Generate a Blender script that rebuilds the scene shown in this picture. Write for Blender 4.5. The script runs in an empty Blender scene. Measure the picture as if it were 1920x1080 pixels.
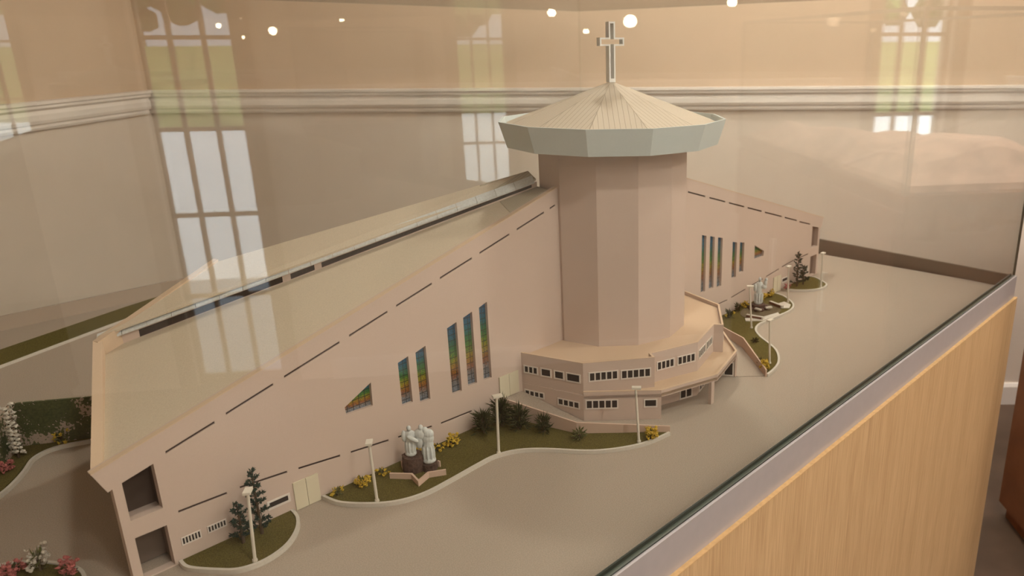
import bpy, bmesh, math, random
from mathutils import Vector, Matrix
from mathutils.geometry import tessellate_polygon
random.seed(7)
SC = bpy.context.scene
COL = SC.collection
XC = 1.067                                     # symmetry axis of the church model
def mx(x): return 2 * XC - x

# ------------------------------------------------------------------ materials
def mat(name, col=(.5, .5, .5), rough=.6, metal=0., noise=0., nscale=300., bump=0., bscale=None, spec=.3, col2=None):
    m = bpy.data.materials.new(name); m.use_nodes = True
    nt = m.node_tree; b = nt.nodes['Principled BSDF']
    b.inputs['Roughness'].default_value = rough; b.inputs['Metallic'].default_value = metal
    b.inputs['Specular IOR Level'].default_value = spec
    b.inputs['Base Color'].default_value = (*col, 1)
    tc = nt.nodes.new('ShaderNodeTexCoord')
    if noise > 0 or col2:
        n = nt.nodes.new('ShaderNodeTexNoise'); n.inputs['Scale'].default_value = nscale; n.inputs['Detail'].default_value = 4
        r = nt.nodes.new('ShaderNodeValToRGB')
        r.color_ramp.elements[0].position = .32; r.color_ramp.elements[1].position = .68
        c2 = col2 or tuple(c * (1 - noise) for c in col)
        r.color_ramp.elements[0].color = (*c2, 1); r.color_ramp.elements[1].color = (*[min(1, c * (1 + noise)) for c in col], 1)
        nt.links.new(tc.outputs['Object'], n.inputs['Vector']); nt.links.new(n.outputs['Fac'], r.inputs['Fac'])
        nt.links.new(r.outputs['Color'], b.inputs['Base Color'])
    if bump > 0:
        n2 = nt.nodes.new('ShaderNodeTexNoise'); n2.inputs['Scale'].default_value = bscale or nscale; n2.inputs['Detail'].default_value = 3
        bp = nt.nodes.new('ShaderNodeBump'); bp.inputs['Strength'].default_value = bump; bp.inputs['Distance'].default_value = .002
        nt.links.new(tc.outputs['Object'], n2.inputs['Vector']); nt.links.new(n2.outputs['Fac'], bp.inputs['Height'])
        nt.links.new(bp.outputs['Normal'], b.inputs['Normal'])
    return m

def glass_mat(name, tint, f0=.042):
    m = bpy.data.materials.new(name); m.use_nodes = True
    nt = m.node_tree; nt.nodes.clear(); N = nt.nodes.new; L = nt.links.new
    out = N('ShaderNodeOutputMaterial'); mix = N('ShaderNodeMixShader'); t = N('ShaderNodeBsdfTransparent'); g = N('ShaderNodeBsdfGlossy')
    t.inputs['Color'].default_value = (*tint, 1); g.inputs['Roughness'].default_value = .0
    lw = N('ShaderNodeLayerWeight'); lw.inputs['Blend'].default_value = .5
    p = N('ShaderNodeMath'); p.operation = 'POWER'; p.inputs[1].default_value = 5
    a = N('ShaderNodeMath'); a.operation = 'MULTIPLY_ADD'; a.inputs[1].default_value = 1 - f0; a.inputs[2].default_value = f0
    L(lw.outputs['Facing'], p.inputs[0]); L(p.outputs[0], a.inputs[0]); L(a.outputs[0], mix.inputs[0])
    L(t.outputs[0], mix.inputs[1]); L(g.outputs[0], mix.inputs[2]); L(mix.outputs[0], out.inputs[0])
    return m

def emit_mat(name, col, s):
    m = bpy.data.materials.new(name); m.use_nodes = True
    b = m.node_tree.nodes['Principled BSDF']
    b.inputs['Base Color'].default_value = (*col, 1); b.inputs['Emission Color'].default_value = (*col, 1)
    b.inputs['Emission Strength'].default_value = s
    return m

M = {}
M['stucco'] = mat('pink_stucco', (.54, .43, .362), .75, noise=.03, nscale=900, spec=.15)
M['stucco_edge'] = mat('orange_beige_coping', (.57, .43, .305), .7, noise=.03, nscale=600, spec=.15)
M['terrace'] = mat('flat_roof_render', (.54, .40, .28), .8, noise=.05, nscale=700, spec=.1)
M['roof'] = mat('cream_roof', (.56, .48, .365), .7, noise=.08, nscale=600, spec=.2)
M['crown'] = mat('white_crown', (.56, .62, .61), .55, noise=.02, nscale=400)
M['gutter'] = mat('pale_grey_gutter', (.60, .62, .61), .5, noise=.08, nscale=300)
M['cross'] = mat('white_cross', (.80, .81, .79), .45)
M['dark'] = mat('dark_window', (.035, .027, .024), .35)
M['slot'] = mat('slot_brown', (.06, .038, .032), .6)
M['frame'] = mat('white_window_frame', (.66, .60, .54), .5)
M['porch_low'] = mat('porch_shade_brown', (.16, .12, .095), .8)
M['porch_high'] = mat('porch_shade_dark_brown', (.075, .052, .040), .8)
M['door'] = mat('cream_door', (.60, .54, .40), .5)
M['ground'] = mat('grey_ground', (.37, .308, .250), .85, noise=.15, nscale=700, spec=.1)
M['grass'] = mat('olive_turf', (.135, .112, .036), .95, noise=.38, nscale=900, bump=.9, bscale=1400, spec=.05)
M['kerb'] = mat('pale_kerb', (.55, .51, .44), .6, noise=.04, nscale=300)
M['pink_wall'] = mat('pink_low_wall', (.56, .41, .32), .7, spec=.15)
M['needle'] = mat('dark_blue_green_needles', (.028, .048, .034), .8, noise=.4, nscale=400, spec=.1)
M['leaf'] = mat('dark_green_leaves', (.050, .052, .020), .7, noise=.5, nscale=500, spec=.1)
M['leaf2'] = mat('mid_green_leaves', (.12, .12, .045), .7, noise=.5, nscale=500, spec=.1)
M['yellow'] = mat('yellow_flowers', (.50, .34, .035), .7, noise=.2, nscale=500)
M['pinkf'] = mat('pink_flowers', (.42, .13, .12), .7, noise=.3, nscale=400)
M['whitef'] = mat('white_blossom', (.55, .50, .42), .8, noise=.2, nscale=400)
M['bark'] = mat('bark', (.09, .06, .035), .9)
M['lamp'] = mat('lamp_cream', (.62, .57, .48), .45)
M['statue'] = mat('white_statue', (.55, .57, .55), .7, noise=.05, nscale=300)
M['pedestal'] = mat('brown_rock', (.085, .050, .038), .8, noise=.3, nscale=200, bump=.6, bscale=300)
M['brick'] = mat('brown_brick', (.17, .075, .045), .8, noise=.3, nscale=500)
M['plaza'] = mat('plaza_dark', (.13, .10, .055), .9, noise=.3, nscale=500)
M['glass_foot_band'] = mat('dark_green_foot_band', (.018, .026, .018), .6)
M['alu'] = mat('lilac_grey_aluminium', (.43, .395, .395), .42, metal=.25, noise=.02, nscale=60)
M['riser'] = mat('shaded_laminate', (.20, .165, .13), .6)  # beige laminate darkened: shade of the side facing away from light, in the colour
M['riser_back'] = mat('beige_laminate', (.42, .34, .27), .7)
M['edge_glass'] = mat('green_glass_edge', (.07, .085, .065), .35)
M['glass'] = glass_mat('clear_glass', (.985, .99, .98))
M['winglass'] = glass_mat('window_glass', (.97, .98, .98))
M['wall_up'] = mat('tan_wall_paint', (.62, .485, .36), .8, noise=.015, nscale=8, spec=.1)
M['wall_low'] = mat('greige_wall_paint', (.74, .65, .56), .75, noise=.015, nscale=8, spec=.1)
M['rail'] = mat('white_chair_rail', (.86, .80, .74), .5)
M['ceil'] = mat('ceiling_white', (.68, .62, .53), .85)
M['floor'] = mat('brown_floor', (.10, .065, .045), .5, noise=.2, nscale=6)
M['darkwood'] = mat('dark_brown_wood', (.085, .05, .03), .6, noise=.2, nscale=15)
M['redwood'] = mat('red_brown_wood', (.22, .085, .035), .5, noise=.12, nscale=12)
M['winframe'] = mat('brown_window_frame', (.30, .20, .12), .5)
M['paving'] = mat('outdoor_paving', (.62, .66, .70), .9, noise=.04, nscale=3)
M['lawn'] = mat('outdoor_lawn', (.15, .18, .06), .95, noise=.3, nscale=1.3)
M['foliage_out'] = mat('outdoor_tree_leaves', (.06, .10, .025), .9, noise=.4, nscale=2)
M['frame_grey'] = mat('grey_metal_frame', (.20, .19, .16), .5)
M['relief'] = mat('sandstone_relief', (.78, .52, .40), .85, noise=.3, nscale=14, bump=.8, bscale=30)
M['lampglow'] = emit_mat('warm_lamp_glow', (1, .80, .55), 60)
M['downlight'] = emit_mat('warm_downlight', (1, .93, .83), 300)
M['white_metal'] = mat('white_metal', (.6, .57, .52), .4)

def wood():
    m = bpy.data.materials.new('oak_veneer'); m.use_nodes = True; nt = m.node_tree; b = nt.nodes['Principled BSDF']
    tc = nt.nodes.new('ShaderNodeTexCoord'); mp = nt.nodes.new('ShaderNodeMapping'); mp.inputs['Scale'].default_value = (1, 1, .022)
    nt.links.new(tc.outputs['Object'], mp.inputs['Vector'])
    n = nt.nodes.new('ShaderNodeTexNoise'); n.inputs['Scale'].default_value = 520; n.inputs['Detail'].default_value = 5
    n2 = nt.nodes.new('ShaderNodeTexNoise'); n2.inputs['Scale'].default_value = 22; n2.inputs['Detail'].default_value = 3
    nt.links.new(mp.outputs[0], n.inputs['Vector']); nt.links.new(mp.outputs[0], n2.inputs['Vector'])
    mul = nt.nodes.new('ShaderNodeMath'); mul.operation = 'MULTIPLY_ADD'; mul.inputs[1].default_value = .7
    h = nt.nodes.new('ShaderNodeMath'); h.operation = 'MULTIPLY'; h.inputs[1].default_value = .3
    nt.links.new(n2.outputs['Fac'], h.inputs[0]); nt.links.new(n.outputs['Fac'], mul.inputs[0]); nt.links.new(h.outputs[0], mul.inputs[2])
    r = nt.nodes.new('ShaderNodeValToRGB'); e = r.color_ramp.elements
    e[0].position = .36; e[0].color = (.43, .275, .140, 1); e[1].position = .60; e[1].color = (.58, .395, .215, 1)
    nt.links.new(mul.outputs[0], r.inputs['Fac']); nt.links.new(r.outputs['Color'], b.inputs['Base Color'])
    b.inputs['Roughness'].default_value = .5; b.inputs['Specular IOR Level'].default_value = .25
    return m
M['wood'] = wood()
M['wood_edge'] = mat('oak_edge', (.56, .36, .17), .5, noise=.1, nscale=120)

def cone_mat():
    # fine seams laid parallel to the centre line of each of the twelve roof facets
    m = bpy.data.materials.new('seamed_cone_roof'); m.use_nodes = True; nt = m.node_tree; b = nt.nodes['Principled BSDF']
    N = nt.nodes.new; L = nt.links.new
    tc = N('ShaderNodeTexCoord'); s = N('ShaderNodeSeparateXYZ'); L(tc.outputs['Object'], s.inputs[0])
    def mth(op, a, bb=None):
        n = N('ShaderNodeMath'); n.operation = op
        for i, v in enumerate((a, bb)):
            if v is None: continue
            if isinstance(v, (int, float)): n.inputs[i].default_value = v
            else: L(v, n.inputs[i])
        return n.outputs[0]
    ang = mth('ARCTAN2', s.outputs['Y'], s.outputs['X'])
    ang = mth('ADD', ang, 4 * math.pi)
    loc = mth('SUBTRACT', mth('MODULO', ang, math.pi / 6), math.pi / 12)
    rr = mth('SQRT', mth('ADD', mth('MULTIPLY', s.outputs['X'], s.outputs['X']), mth('MULTIPLY', s.outputs['Y'], s.outputs['Y'])))
    u = mth('MULTIPLY', rr, mth('SINE', loc))
    fr = mth('FRACT', mth('MULTIPLY', mth('ADD', u, 1.0), 1 / .0085))
    line = mth('LESS_THAN', fr, .10)
    hip = mth('LESS_THAN', mth('SUBTRACT', math.pi / 12, mth('ABSOLUTE', loc)), .006)
    mask = mth('MAXIMUM', mth('MULTIPLY', line, .6), mth('MULTIPLY', hip, .55))
    mixn = N('ShaderNodeMix'); mixn.data_type = 'RGBA'
    mixn.inputs[6].default_value = (.56, .48, .375, 1); mixn.inputs[7].default_value = (.22, .17, .12, 1)
    L(mask, mixn.inputs[0]); L(mixn.outputs[2], b.inputs['Base Color']); b.inputs['Roughness'].default_value = .7
    b.inputs['Specular IOR Level'].default_value = .2
    return m
M['cone'] = cone_mat()

def flash_mat():
    m = bpy.data.materials.new('lined_grey_roof_sheet'); m.use_nodes = True; nt = m.node_tree; b = nt.nodes['Principled BSDF']
    tc = nt.nodes.new('ShaderNodeTexCoord'); w = nt.nodes.new('ShaderNodeTexWave'); w.inputs['Scale'].default_value = 55
    w.bands_direction = 'Y'
    r = nt.nodes.new('ShaderNodeValToRGB'); r.color_ramp.elements[0].color = (.36, .31, .23, 1); r.color_ramp.elements[1].color = (.44, .39, .29, 1)
    nt.links.new(tc.outputs['Object'], w.inputs['Vector']); nt.links.new(w.outputs['Fac'], r.inputs['Fac']); nt.links.new(r.outputs['Color'], b.inputs['Base Color'])
    b.inputs['Roughness'].default_value = .6
    return m
M['flash'] = flash_mat()

def stained():
    m = bpy.data.materials.new('stained_glass_panel'); m.use_nodes = True; nt = m.node_tree; b = nt.nodes['Principled BSDF']
    N = nt.nodes.new; L = nt.links.new
    tc = N('ShaderNodeTexCoord'); sp = N('ShaderNodeSeparateXYZ'); L(tc.outputs['Generated'], sp.inputs[0])
    vo = N('ShaderNodeTexVoronoi'); vo.inputs['Scale'].default_value = 260; L(tc.outputs['Object'], vo.inputs['Vector'])
    sv = N('ShaderNodeSeparateColor'); L(vo.outputs['Color'], sv.inputs[0])
    j = N('ShaderNodeMath'); j.operation = 'MULTIPLY_ADD'; j.inputs[1].default_value = .09; L(sv.outputs[0], j.inputs[0]); L(sp.outputs['Z'], j.inputs[2])
    k = N('ShaderNodeMath'); k.operation = 'SUBTRACT'; k.inputs[1].default_value = .045; L(j.outputs[0], k.inputs[0])
    r = N('ShaderNodeValToRGB'); cr = r.color_ramp
    stops = [(0, (.17, .21, .26)), (.16, (.22, .20, .19)), (.25, (.27, .09, .03)), (.34, (.30, .15, .02)), (.44, (.28, .25, .015)),
             (.54, (.07, .19, .025)), (.66, (.02, .14, .05)), (.80, (.015, .12, .18)), (1, (.015, .10, .24))]
    while len(cr.elements) < len(stops): cr.elements.new(.5)
    for e, (p, c) in zip(cr.elements, stops): e.position = p; e.color = (*c, 1)
    L(k.outputs[0], r.inputs['Fac'])
    # lead lines: a horizontal bar each centimetre, one vertical bar, a fine craze of small pieces
    so = N('ShaderNodeSeparateXYZ'); L(tc.outputs['Object'], so.inputs[0])
    def mth(op, a, bb):
        n = N('ShaderNodeMath'); n.operation = op
        for i, v in enumerate((a, bb)):
            if isinstance(v, (int, float)): n.inputs[i].default_value = v
            else: L(v, n.inputs[i])
        return n.outputs[0]
    fz = N('ShaderNodeMath'); fz.operation = 'FRACT'; L(mth('MULTIPLY', so.outputs['Z'], 105), fz.inputs[0])
    fx = N('ShaderNodeMath'); fx.operation = 'FRACT'; L(mth('MULTIPLY', so.outputs['X'], 105), fx.inputs[0])
    lz = mth('LESS_THAN', fz.outputs[0], .11); lx = mth('LESS_THAN', fx.outputs[0], .10)
    v2 = N('ShaderNodeTexVoronoi'); v2.feature = 'DISTANCE_TO_EDGE'; v2.inputs['Scale'].default_value = 330; L(tc.outputs['Object'], v2.inputs['Vector'])
    cz = mth('MULTIPLY', mth('LESS_THAN', v2.outputs['Distance'], .07), .55)
    msk = mth('MAXIMUM', mth('MAXIMUM', lz, lx), cz)
    mixn = N('ShaderNodeMix'); mixn.data_type = 'RGBA'; L(msk, mixn.inputs[0]); L(r.outputs['Color'], mixn.inputs[6]); mixn.inputs[7].default_value = (.02, .02, .018, 1)
    L(mixn.outputs[2], b.inputs['Base Color']); b.inputs['Roughness'].default_value = .35
    return m
M['stained'] = stained()

def ivy():
    m = bpy.data.materials.new('ivy_clad_wall'); m.use_nodes = True; nt = m.node_tree; b = nt.nodes['Principled BSDF']
    N = nt.nodes.new; L = nt.links.new; tc = N('ShaderNodeTexCoord')
    n = N('ShaderNodeTexNoise'); n.inputs['Scale'].default_value = 260; n.inputs['Detail'].default_value = 5; L(tc.outputs['Object'], n.inputs['Vector'])
    n2 = N('ShaderNodeTexNoise'); n2.inputs['Scale'].default_value = 28; L(tc.outputs['Object'], n2.inputs['Vector'])
    s = N('ShaderNodeMath'); s.operation = 'MULTIPLY_ADD'; s.inputs[1].default_value = 1.2; L(n2.outputs['Fac'], s.inputs[0]); L(n.outputs['Fac'], s.inputs[2])
    r = N('ShaderNodeValToRGB'); e = r.color_ramp.elements
    e[0].position = .99; e[0].color = (.30, .22, .17, 1); e[1].position = 1.0; e[1].color = (.30, .22, .17, 1)
    s2 = N('ShaderNodeMath'); s2.operation = 'GREATER_THAN'; s2.inputs[1].default_value = 1.05; L(s.outputs[0], s2.inputs[0])
    r2 = N('ShaderNodeValToRGB'); r2.color_ramp.elements[0].color = (.022, .028, .012, 1); r2.color_ramp.elements[1].color = (.13, .14, .055, 1); L(n.outputs['Fac'], r2.inputs['Fac'])
    mixn = N('ShaderNodeMix'); mixn.data_type = 'RGBA'; L(s2.outputs[0], mixn.inputs[0]); mixn.inputs[6].default_value = (.42, .32, .25, 1); L(r2.outputs['Color'], mixn.inputs[7])
    L(mixn.outputs[2], b.inputs['Base Color']); b.inputs['Roughness'].default_value = .9
    return m
M['ivy'] = ivy()

# ------------------------------------------------------------------ mesh helpers
class MB:
    def __init__(s): s.v = []; s.f = []; s.m = []
    def add(s, vs, fs, mi=0):
        o = len(s.v); s.v += [tuple(v) for v in vs]; s.f += [tuple(i + o for i in f) for f in fs]; s.m += [mi] * len(fs)
    def hexa(s, p, mi=0):                       # 4 bottom then 4 top corners, same winding
        s.add(p, [(3, 2, 1, 0), (4, 5, 6, 7), (0, 1, 5, 4), (1, 2, 6, 5), (2, 3, 7, 6), (3, 0, 4, 7)], mi)
    def box(s, x0, x1, y0, y1, z0, z1, mi=0):
        s.hexa([(x0, y0, z0), (x1, y0, z0), (x1, y1, z0), (x0, y1, z0), (x0, y0, z1), (x1, y0, z1), (x1, y1, z1), (x0, y1, z1)], mi)
    def bar(s, a, b, w, h, mi=0):               # box from a to b (centre line of its base), width w, height h
        a = Vector(a); b = Vector(b); d = (b - a).normalized(); n = d.cross(Vector((0, 0, 1)))
        n = (n.normalized() if n.length > 1e-6 else Vector((1, 0, 0))) * w / 2; up = Vector((0, 0, h))
        s.hexa([a - n, a + n, b + n, b - n, a - n + up, a + n + up, b + n + up, b - n + up], mi)
    def prism(s, pts, z0, z1, mi=0):            # plan polygon between two heights (numbers or per-point lists)
        n = len(pts); Z0 = z0 if isinstance(z0, (list, tuple)) else [z0] * n; Z1 = z1 if isinstance(z1, (list, tuple)) else [z1] * n
        vs = [(p[0], p[1], z) for p, z in zip(pts, Z0)] + [(p[0], p[1], z) for p, z in zip(pts, Z1)]
        tri = tessellate_polygon([[Vector((p[0], p[1], 0)) for p in pts]])
        s.add(vs, [tuple(t) for t in tri] + [tuple(i + n for i in reversed(t)) for t in tri] + [(i, (i + 1) % n, n + (i + 1) % n, n + i) for i in range(n)], mi)
    def tube(s, a, b, r0, r1, n=6, mi=0):
        a = Vector(a); b = Vector(b); d = (b - a).normalized()
        u = d.orthogonal().normalized(); w = d.cross(u); vs = []
        for c, r in ((a, r0), (b, r1)):
            for k in range(n):
                t = 2 * math.pi * k / n; vs.append(c + (u * math.cos(t) + w * math.sin(t)) * r)
        s.add(vs, [(k, (k + 1) % n, n + (k + 1) % n, n + k) for k in range(n)] + [tuple(range(n - 1, -1, -1)), tuple(range(n, 2 * n))], mi)
    def leaf(s, a, d, l, w, mi=0):
        a = Vector(a); d = Vector(d).normalized(); u = d.orthogonal().normalized()
        q = Matrix.Rotation(random.uniform(0, 6.28), 3, d); u = q @ u; n = d.cross(u)
        mid = a + d * l * .5
        s.add([a, mid + u * w / 2, mid + n * w * .25, mid - u * w / 2, mid - n * w * .25, a + d * l],
              [(0, 1, 2), (0, 2, 3), (0, 3, 4), (0, 4, 1), (5, 2, 1), (5, 3, 2), (5, 4, 3), (5, 1, 4)], mi)
    def blob(s, c, r, mi=0, sq=(1, 1, 1)):
        p = (1 + 5 ** .5) / 2; q = [(-1, p, 0), (1, p, 0), (-1, -p, 0), (1, -p, 0), (0, -1, p), (0, 1, p), (0, -1, -p), (0, 1, -p), (p, 0, -1), (p, 0, 1), (-p, 0, -1), (-p, 0, 1)]
        vs = [Vector(c) + Vector((v[0] * sq[0], v[1] * sq[1], v[2] * sq[2])) * r / 1.9 for v in q]
        s.add(vs, [(0, 11, 5), (0, 5, 1), (0, 1, 7), (0, 7, 10), (0, 10, 11), (1, 5, 9), (5, 11, 4), (11, 10, 2), (10, 7, 6), (7, 1, 8), (3, 9, 4), (3, 4, 2), (3, 2, 6), (3, 6, 8), (3, 8, 9), (4, 9, 5), (2, 4, 11), (6, 2, 10), (8, 6, 7), (9, 8, 1)], mi)
    def sphere(s, c, r, sq=(1, 1, 1), nu=14, nv=9, rot=None, mi=0):
        vs = []; R = rot or Matrix.Identity(3)
        for i in range(nv + 1):
            ph = math.pi * i / nv
            for k in range(nu):
                t = 2 * math.pi * k / nu
                vs.append(Vector(c) + R @ Vector((math.sin(ph) * math.cos(t) * r * sq[0], math.sin(ph) * math.sin(t) * r * sq[1], math.cos(ph) * r * sq[2])))
        s.add(vs, [(i * nu + k, (i + 1) * nu + k, (i + 1) * nu + (k + 1) % nu, i * nu + (k + 1) % nu) for i in range(nv) for k in range(nu)], mi)
    def plate(s, O, u, nrm, outer, holes, th, mi=0, mi_hole=None):
        """upright plate: (a, z) outlines on a facade frame, O origin, u along, nrm outwards, th thickness behind"""
        O = Vector(O); u = Vector(u); nrm = Vector(nrm); loops = [outer] + list(holes)
        flat = [p for lp in loops for p in lp]; n = len(flat)
        P = lambda p, d: O + u * p[0] + Vector((0, 0, p[1])) - nrm * d
        tri = tessellate_polygon([[Vector((p[0], p[1], 0)) for p in lp] for lp in loops])
        s.add([P(p, 0) for p in flat] + [P(p, th) for p in flat], [tuple(t) for t in tri] + [tuple(i + n for i in reversed(t)) for t in tri], mi)
        base = 0
        for li, lp in enumerate(loops):
            k = len(lp)
            s.add([P(p, 0) for p in lp] + [P(p, th) for p in lp], [(i, (i + 1) % k, k + (i + 1) % k, k + i) for i in range(k)],
                  mi if (li == 0 or mi_hole is None) else mi_hole)
    def build(s, name, mats, parent=None, smooth=False, fix=True):
        me = bpy.data.meshes.new(name); me.from_pydata(s.v, [], s.f)
        mats = mats if isinstance(mats, (list, tuple)) else [mats]
        for m_ in mats: me.materials.append(m_)
        for p, mi in zip(me.polygons, s.m): p.material_index = mi; p.use_smooth = smooth
        if fix:
            bm = bmesh.new(); bm.from_mesh(me); bmesh.ops.remove_doubles(bm, verts=bm.verts, dist=1e-6)
            bmesh.ops.recalc_face_normals(bm, faces=bm.faces); bm.to_mesh(me); bm.free()
        me.update()
        o = bpy.data.objects.new(name, me); COL.objects.link(o)
        if parent is not None:
            root = parent; off = Vector((0, 0, 0))
            while root is not None: off += Vector(root.location); root = root.parent
            o.parent = parent; o.location = -off
        return o

def tag(o, label=None, cat=None, group=None, kind=None):
    if label: o['label'] = label
    if cat: o['category'] = cat
    if group: o['group'] = group
    if kind: o['kind'] = kind
    return o
def empty(name, loc, label=None, cat=None, group=None, kind=None, rz=0):
    o = bpy.data.objects.new(name, None); o.empty_display_size = .02; o.location = loc; o.rotation_euler = (0, 0, rz); COL.objects.link(o)
    return tag(o, label, cat, group, kind)
def recenter(o, c):
    """move the object's origin to c, keeping the mesh where it is"""
    d = Vector(c) - Vector(o.location); o.data.transform(Matrix.Translation(-d)); o.location = c

# ================================================================== THE CHURCH MODEL
church = empty('church_model', (XC, .948, 0), 'beige church scale model with round tower, cross and stained glass, in the glass case', 'model building')
YW = .948
SL = (.369 - .153) / (.933 - .204)
def ftop(x): return .153 + SL * (x - .204)
upper_slots = [(.2803, .1463, .3390, .1628), (.3535, .1683, .4163, .1866), (.4314, .1914, .5132, .2152), (.5283, .2199, .5911, .2383), (.6059, .2428, .6697, .2615),
               (.6847, .2662, .7467, .2843), (.7620, .2890, .8247, .3076), (.8411, .3125, .9029, .3307), (.9165, .3349, .9300, .3389)]
lower_slots = [(.2804, .0663, .3379, .0648), (.3541, .0650, .4161, .0600), (.4316, .0578, .4922, .0514), (.5087, .0496, .5700, .0436), (.5864, .0418, .6466, .0362), (.6637, .0346, .7251, .0330)]
tall = [(.5988, .6172, .0905, .1590, .1640), (.6301, .6486, .0840, .1655, .1710), (.6898, .7084, .0768, .1870, .1922), (.7214, .7394, .0800, .1955, .2008), (.7536, .7702, .0790, .2038, .2092)]
tri = [(.5090, .1200), (.5090, .1085), (.5510, .1085), (.5525, .1440)]
tri = [(.5085, .1215), (.5095, .1095), (.5512, .1085), (.5524, .1442)]
for side in (0, 1):
    X = (lambda x: x) if side == 0 else mx
    fl = lambda lp: [(X(a), z) for a, z in lp]
    outer = [(.2206, 0), (.9365, 0), (.9365, ftop(.9365)), (.204, .153), (.2157, .125), (.2206, .127)]
    holes = [[(.2307, .0806), (.2655, .0806), (.2655, .1398), (.2307, .1302)], [(.2307, .002), (.2655, .002), (.2655, .0572), (.2307, .0572)]]
    T = .0033
    slots = upper_slots + lower_slots
    for (a, za, b, zb) in slots: holes.append([(a, za), (b, zb), (b, zb + T), (a, za + T)])
    wins = [[(a, z0), (b, z0 - .0005), (b, z2), (a, z1)] for a, b, z0, z1, z2 in tall] + [tri]
    holes += wins
    w = MB(); w.plate((0, YW, 0), (1, 0, 0), (0, -1, 0), fl(outer), [fl(h) for h in holes], .011)
    w.build('front_wall', M['stucco'], church)
    # dark backing of the narrow slots
    for (a, za, b, zb) in slots:
        s_ = MB(); s_.plate((0, YW + .0018, 0), (1, 0, 0), (0, -1, 0), fl([(a, za), (b, zb), (b, zb + T), (a, za + T)]), [], .001)
        s_.build('slot_window', M['slot'], church)
    for lp in wins:
        zz = [p[1] for p in lp]
        s_ = MB(); s_.plate((0, YW + .0055, 0), (1, 0, 0), (0, -1, 0), fl(lp), [], .001)
        s_.build('stained_glass_window', M['stained'], church)
    # coping on the sloping wall top
    c = MB(); c.hexa([(X(.204), YW - .0004, .152), (X(.9365), YW - .0004, ftop(.9365) - .001), (X(.9365), YW + .0075, ftop(.9365) - .001), (X(.204), YW + .0075, .152),
                      (X(.204), YW - .0004, .1534), (X(.9365), YW - .0004, ftop(.9365) + .0004), (X(.9365), YW + .0075, ftop(.9365) + .0004), (X(.204), YW + .0075, .1534)])
    c.build('coping', M['stucco_edge'], church)
    # flared end parapets
    P1, P2, P3 = (.204, YW, .153), (.322, 1.300, .190), (.530, 1.355, .262)
    e = MB()
    def band(A, B, ins, d, low, e=e):
        ia = (A[0] + ins[0], A[1] + ins[1]); ib = (B[0] + ins[0], B[1] + ins[1])
        e.hexa([(X(A[0] + .9 * ins[0]), A[1] + .9 * ins[1], A[2] - low), (X(B[0] + .9 * ins[0]), B[1] + .9 * ins[1], B[2] - low), (X(ib[0]), ib[1], B[2] - low), (X(ia[0]), ia[1], A[2] - low),
                (X(A[0]), A[1], A[2]), (X(B[0]), B[1], B[2]), (X(ib[0]), ib[1], B[2]), (X(ia[0]), ia[1], A[2])])
    band((.204 + .118 * .03, YW + .0112, .153 + .037 * .03), P2, (.0125, .0), 0, .028); band(P2, P3, (.003, -.011), 0, .028)
    e.build('end_parapet', M['stucco_edge'], church)
    # end and rear walls
    r = MB()
    r.hexa([(X(.2206), YW + .011, 0), (X(.335), 1.30, 0), (X(.341), 1.30, 0), (X(.2266), YW + .011, 0), (X(.2206), YW + .011, .140), (X(.335), 1.30, .165), (X(.341), 1.30, .165), (X(.2266), YW + .011, .140)])
    r.build('end_wall', M['stucco'], church)
    r = MB()
    r.hexa([(X(.335), 1.298, 0), (X(.53), 1.348, 0), (X(.53), 1.342, 0), (X(.335), 1.292, 0), (X(.335), 1.298, .180), (X(.53), 1.348, .240), (X(.53), 1.342, .240), (X(.335), 1.292, .180)])
    r.hexa([(X(.53), 1.352, 0), (X(.955), 1.040, 0), (X(.95), 1.034, 0), (X(.525), 1.346, 0), (X(.53), 1.352, .252), (X(.955), 1.040, .382), (X(.95), 1.034, .382), (X(.525), 1.346, .252)])
    r.build('rear_wall', M['stucco'], church)
    # both porch floors at the wing end; interior shade is painted into the panels
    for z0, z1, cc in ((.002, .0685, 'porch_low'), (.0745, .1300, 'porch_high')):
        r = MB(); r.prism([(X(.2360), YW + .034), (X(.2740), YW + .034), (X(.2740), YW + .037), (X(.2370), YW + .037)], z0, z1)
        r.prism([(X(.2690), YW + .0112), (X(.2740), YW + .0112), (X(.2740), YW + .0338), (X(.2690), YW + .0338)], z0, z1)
        r.build('porch_shade_panel', M[cc], church)
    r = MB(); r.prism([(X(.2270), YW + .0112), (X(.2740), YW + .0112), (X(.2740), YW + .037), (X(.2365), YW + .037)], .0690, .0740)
    r.build('porch_floor', M['stucco'], church)
    # roofs
    r = MB()
    q = [(X(.210), .9505, .1463), (X(.934), .9505, .3600), (X(.948), 1.010, .3620), (X(.335), 1.310, .1680)]
    r.hexa([(a, b, z - .004) for a, b, z in q] + q); r.build('front_roof', M['roof'], church)
    r = MB(); q = [(.845, .958, .3345), (.934, .953, .3608), (.9475, 1.008, .3628), (.884, 1.036, .3427)]
    q = [(X(a), b, z + .0004) for a, b, z in q]; r.hexa([(a, b, z - .001) for a, b, z in q] + q); r.build('roof_sheet', M['flash'], church)
    r = MB(); q = [(X(.330), 1.306, .1930), (X(.948), 1.012, .3760), (X(.955), 1.040, .3860), (X(.527), 1.350, .2560)]
    r.hexa([(a, b, z - .003) for a, b, z in q] + q); r.build('rear_roof', M['roof'], church)
    r = MB(); q = [(.862, 1.055, .3508), (.948, 1.014, .3763), (.955, 1.039, .3858), (.885, 1.088, .3650)]
    q = [(X(a), b, z + .0006) for a, b, z in q]; r.hexa([(a, b, z - .001) for a, b, z in q] + q); r.build('roof_sheet', M['flash'], church)
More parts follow.
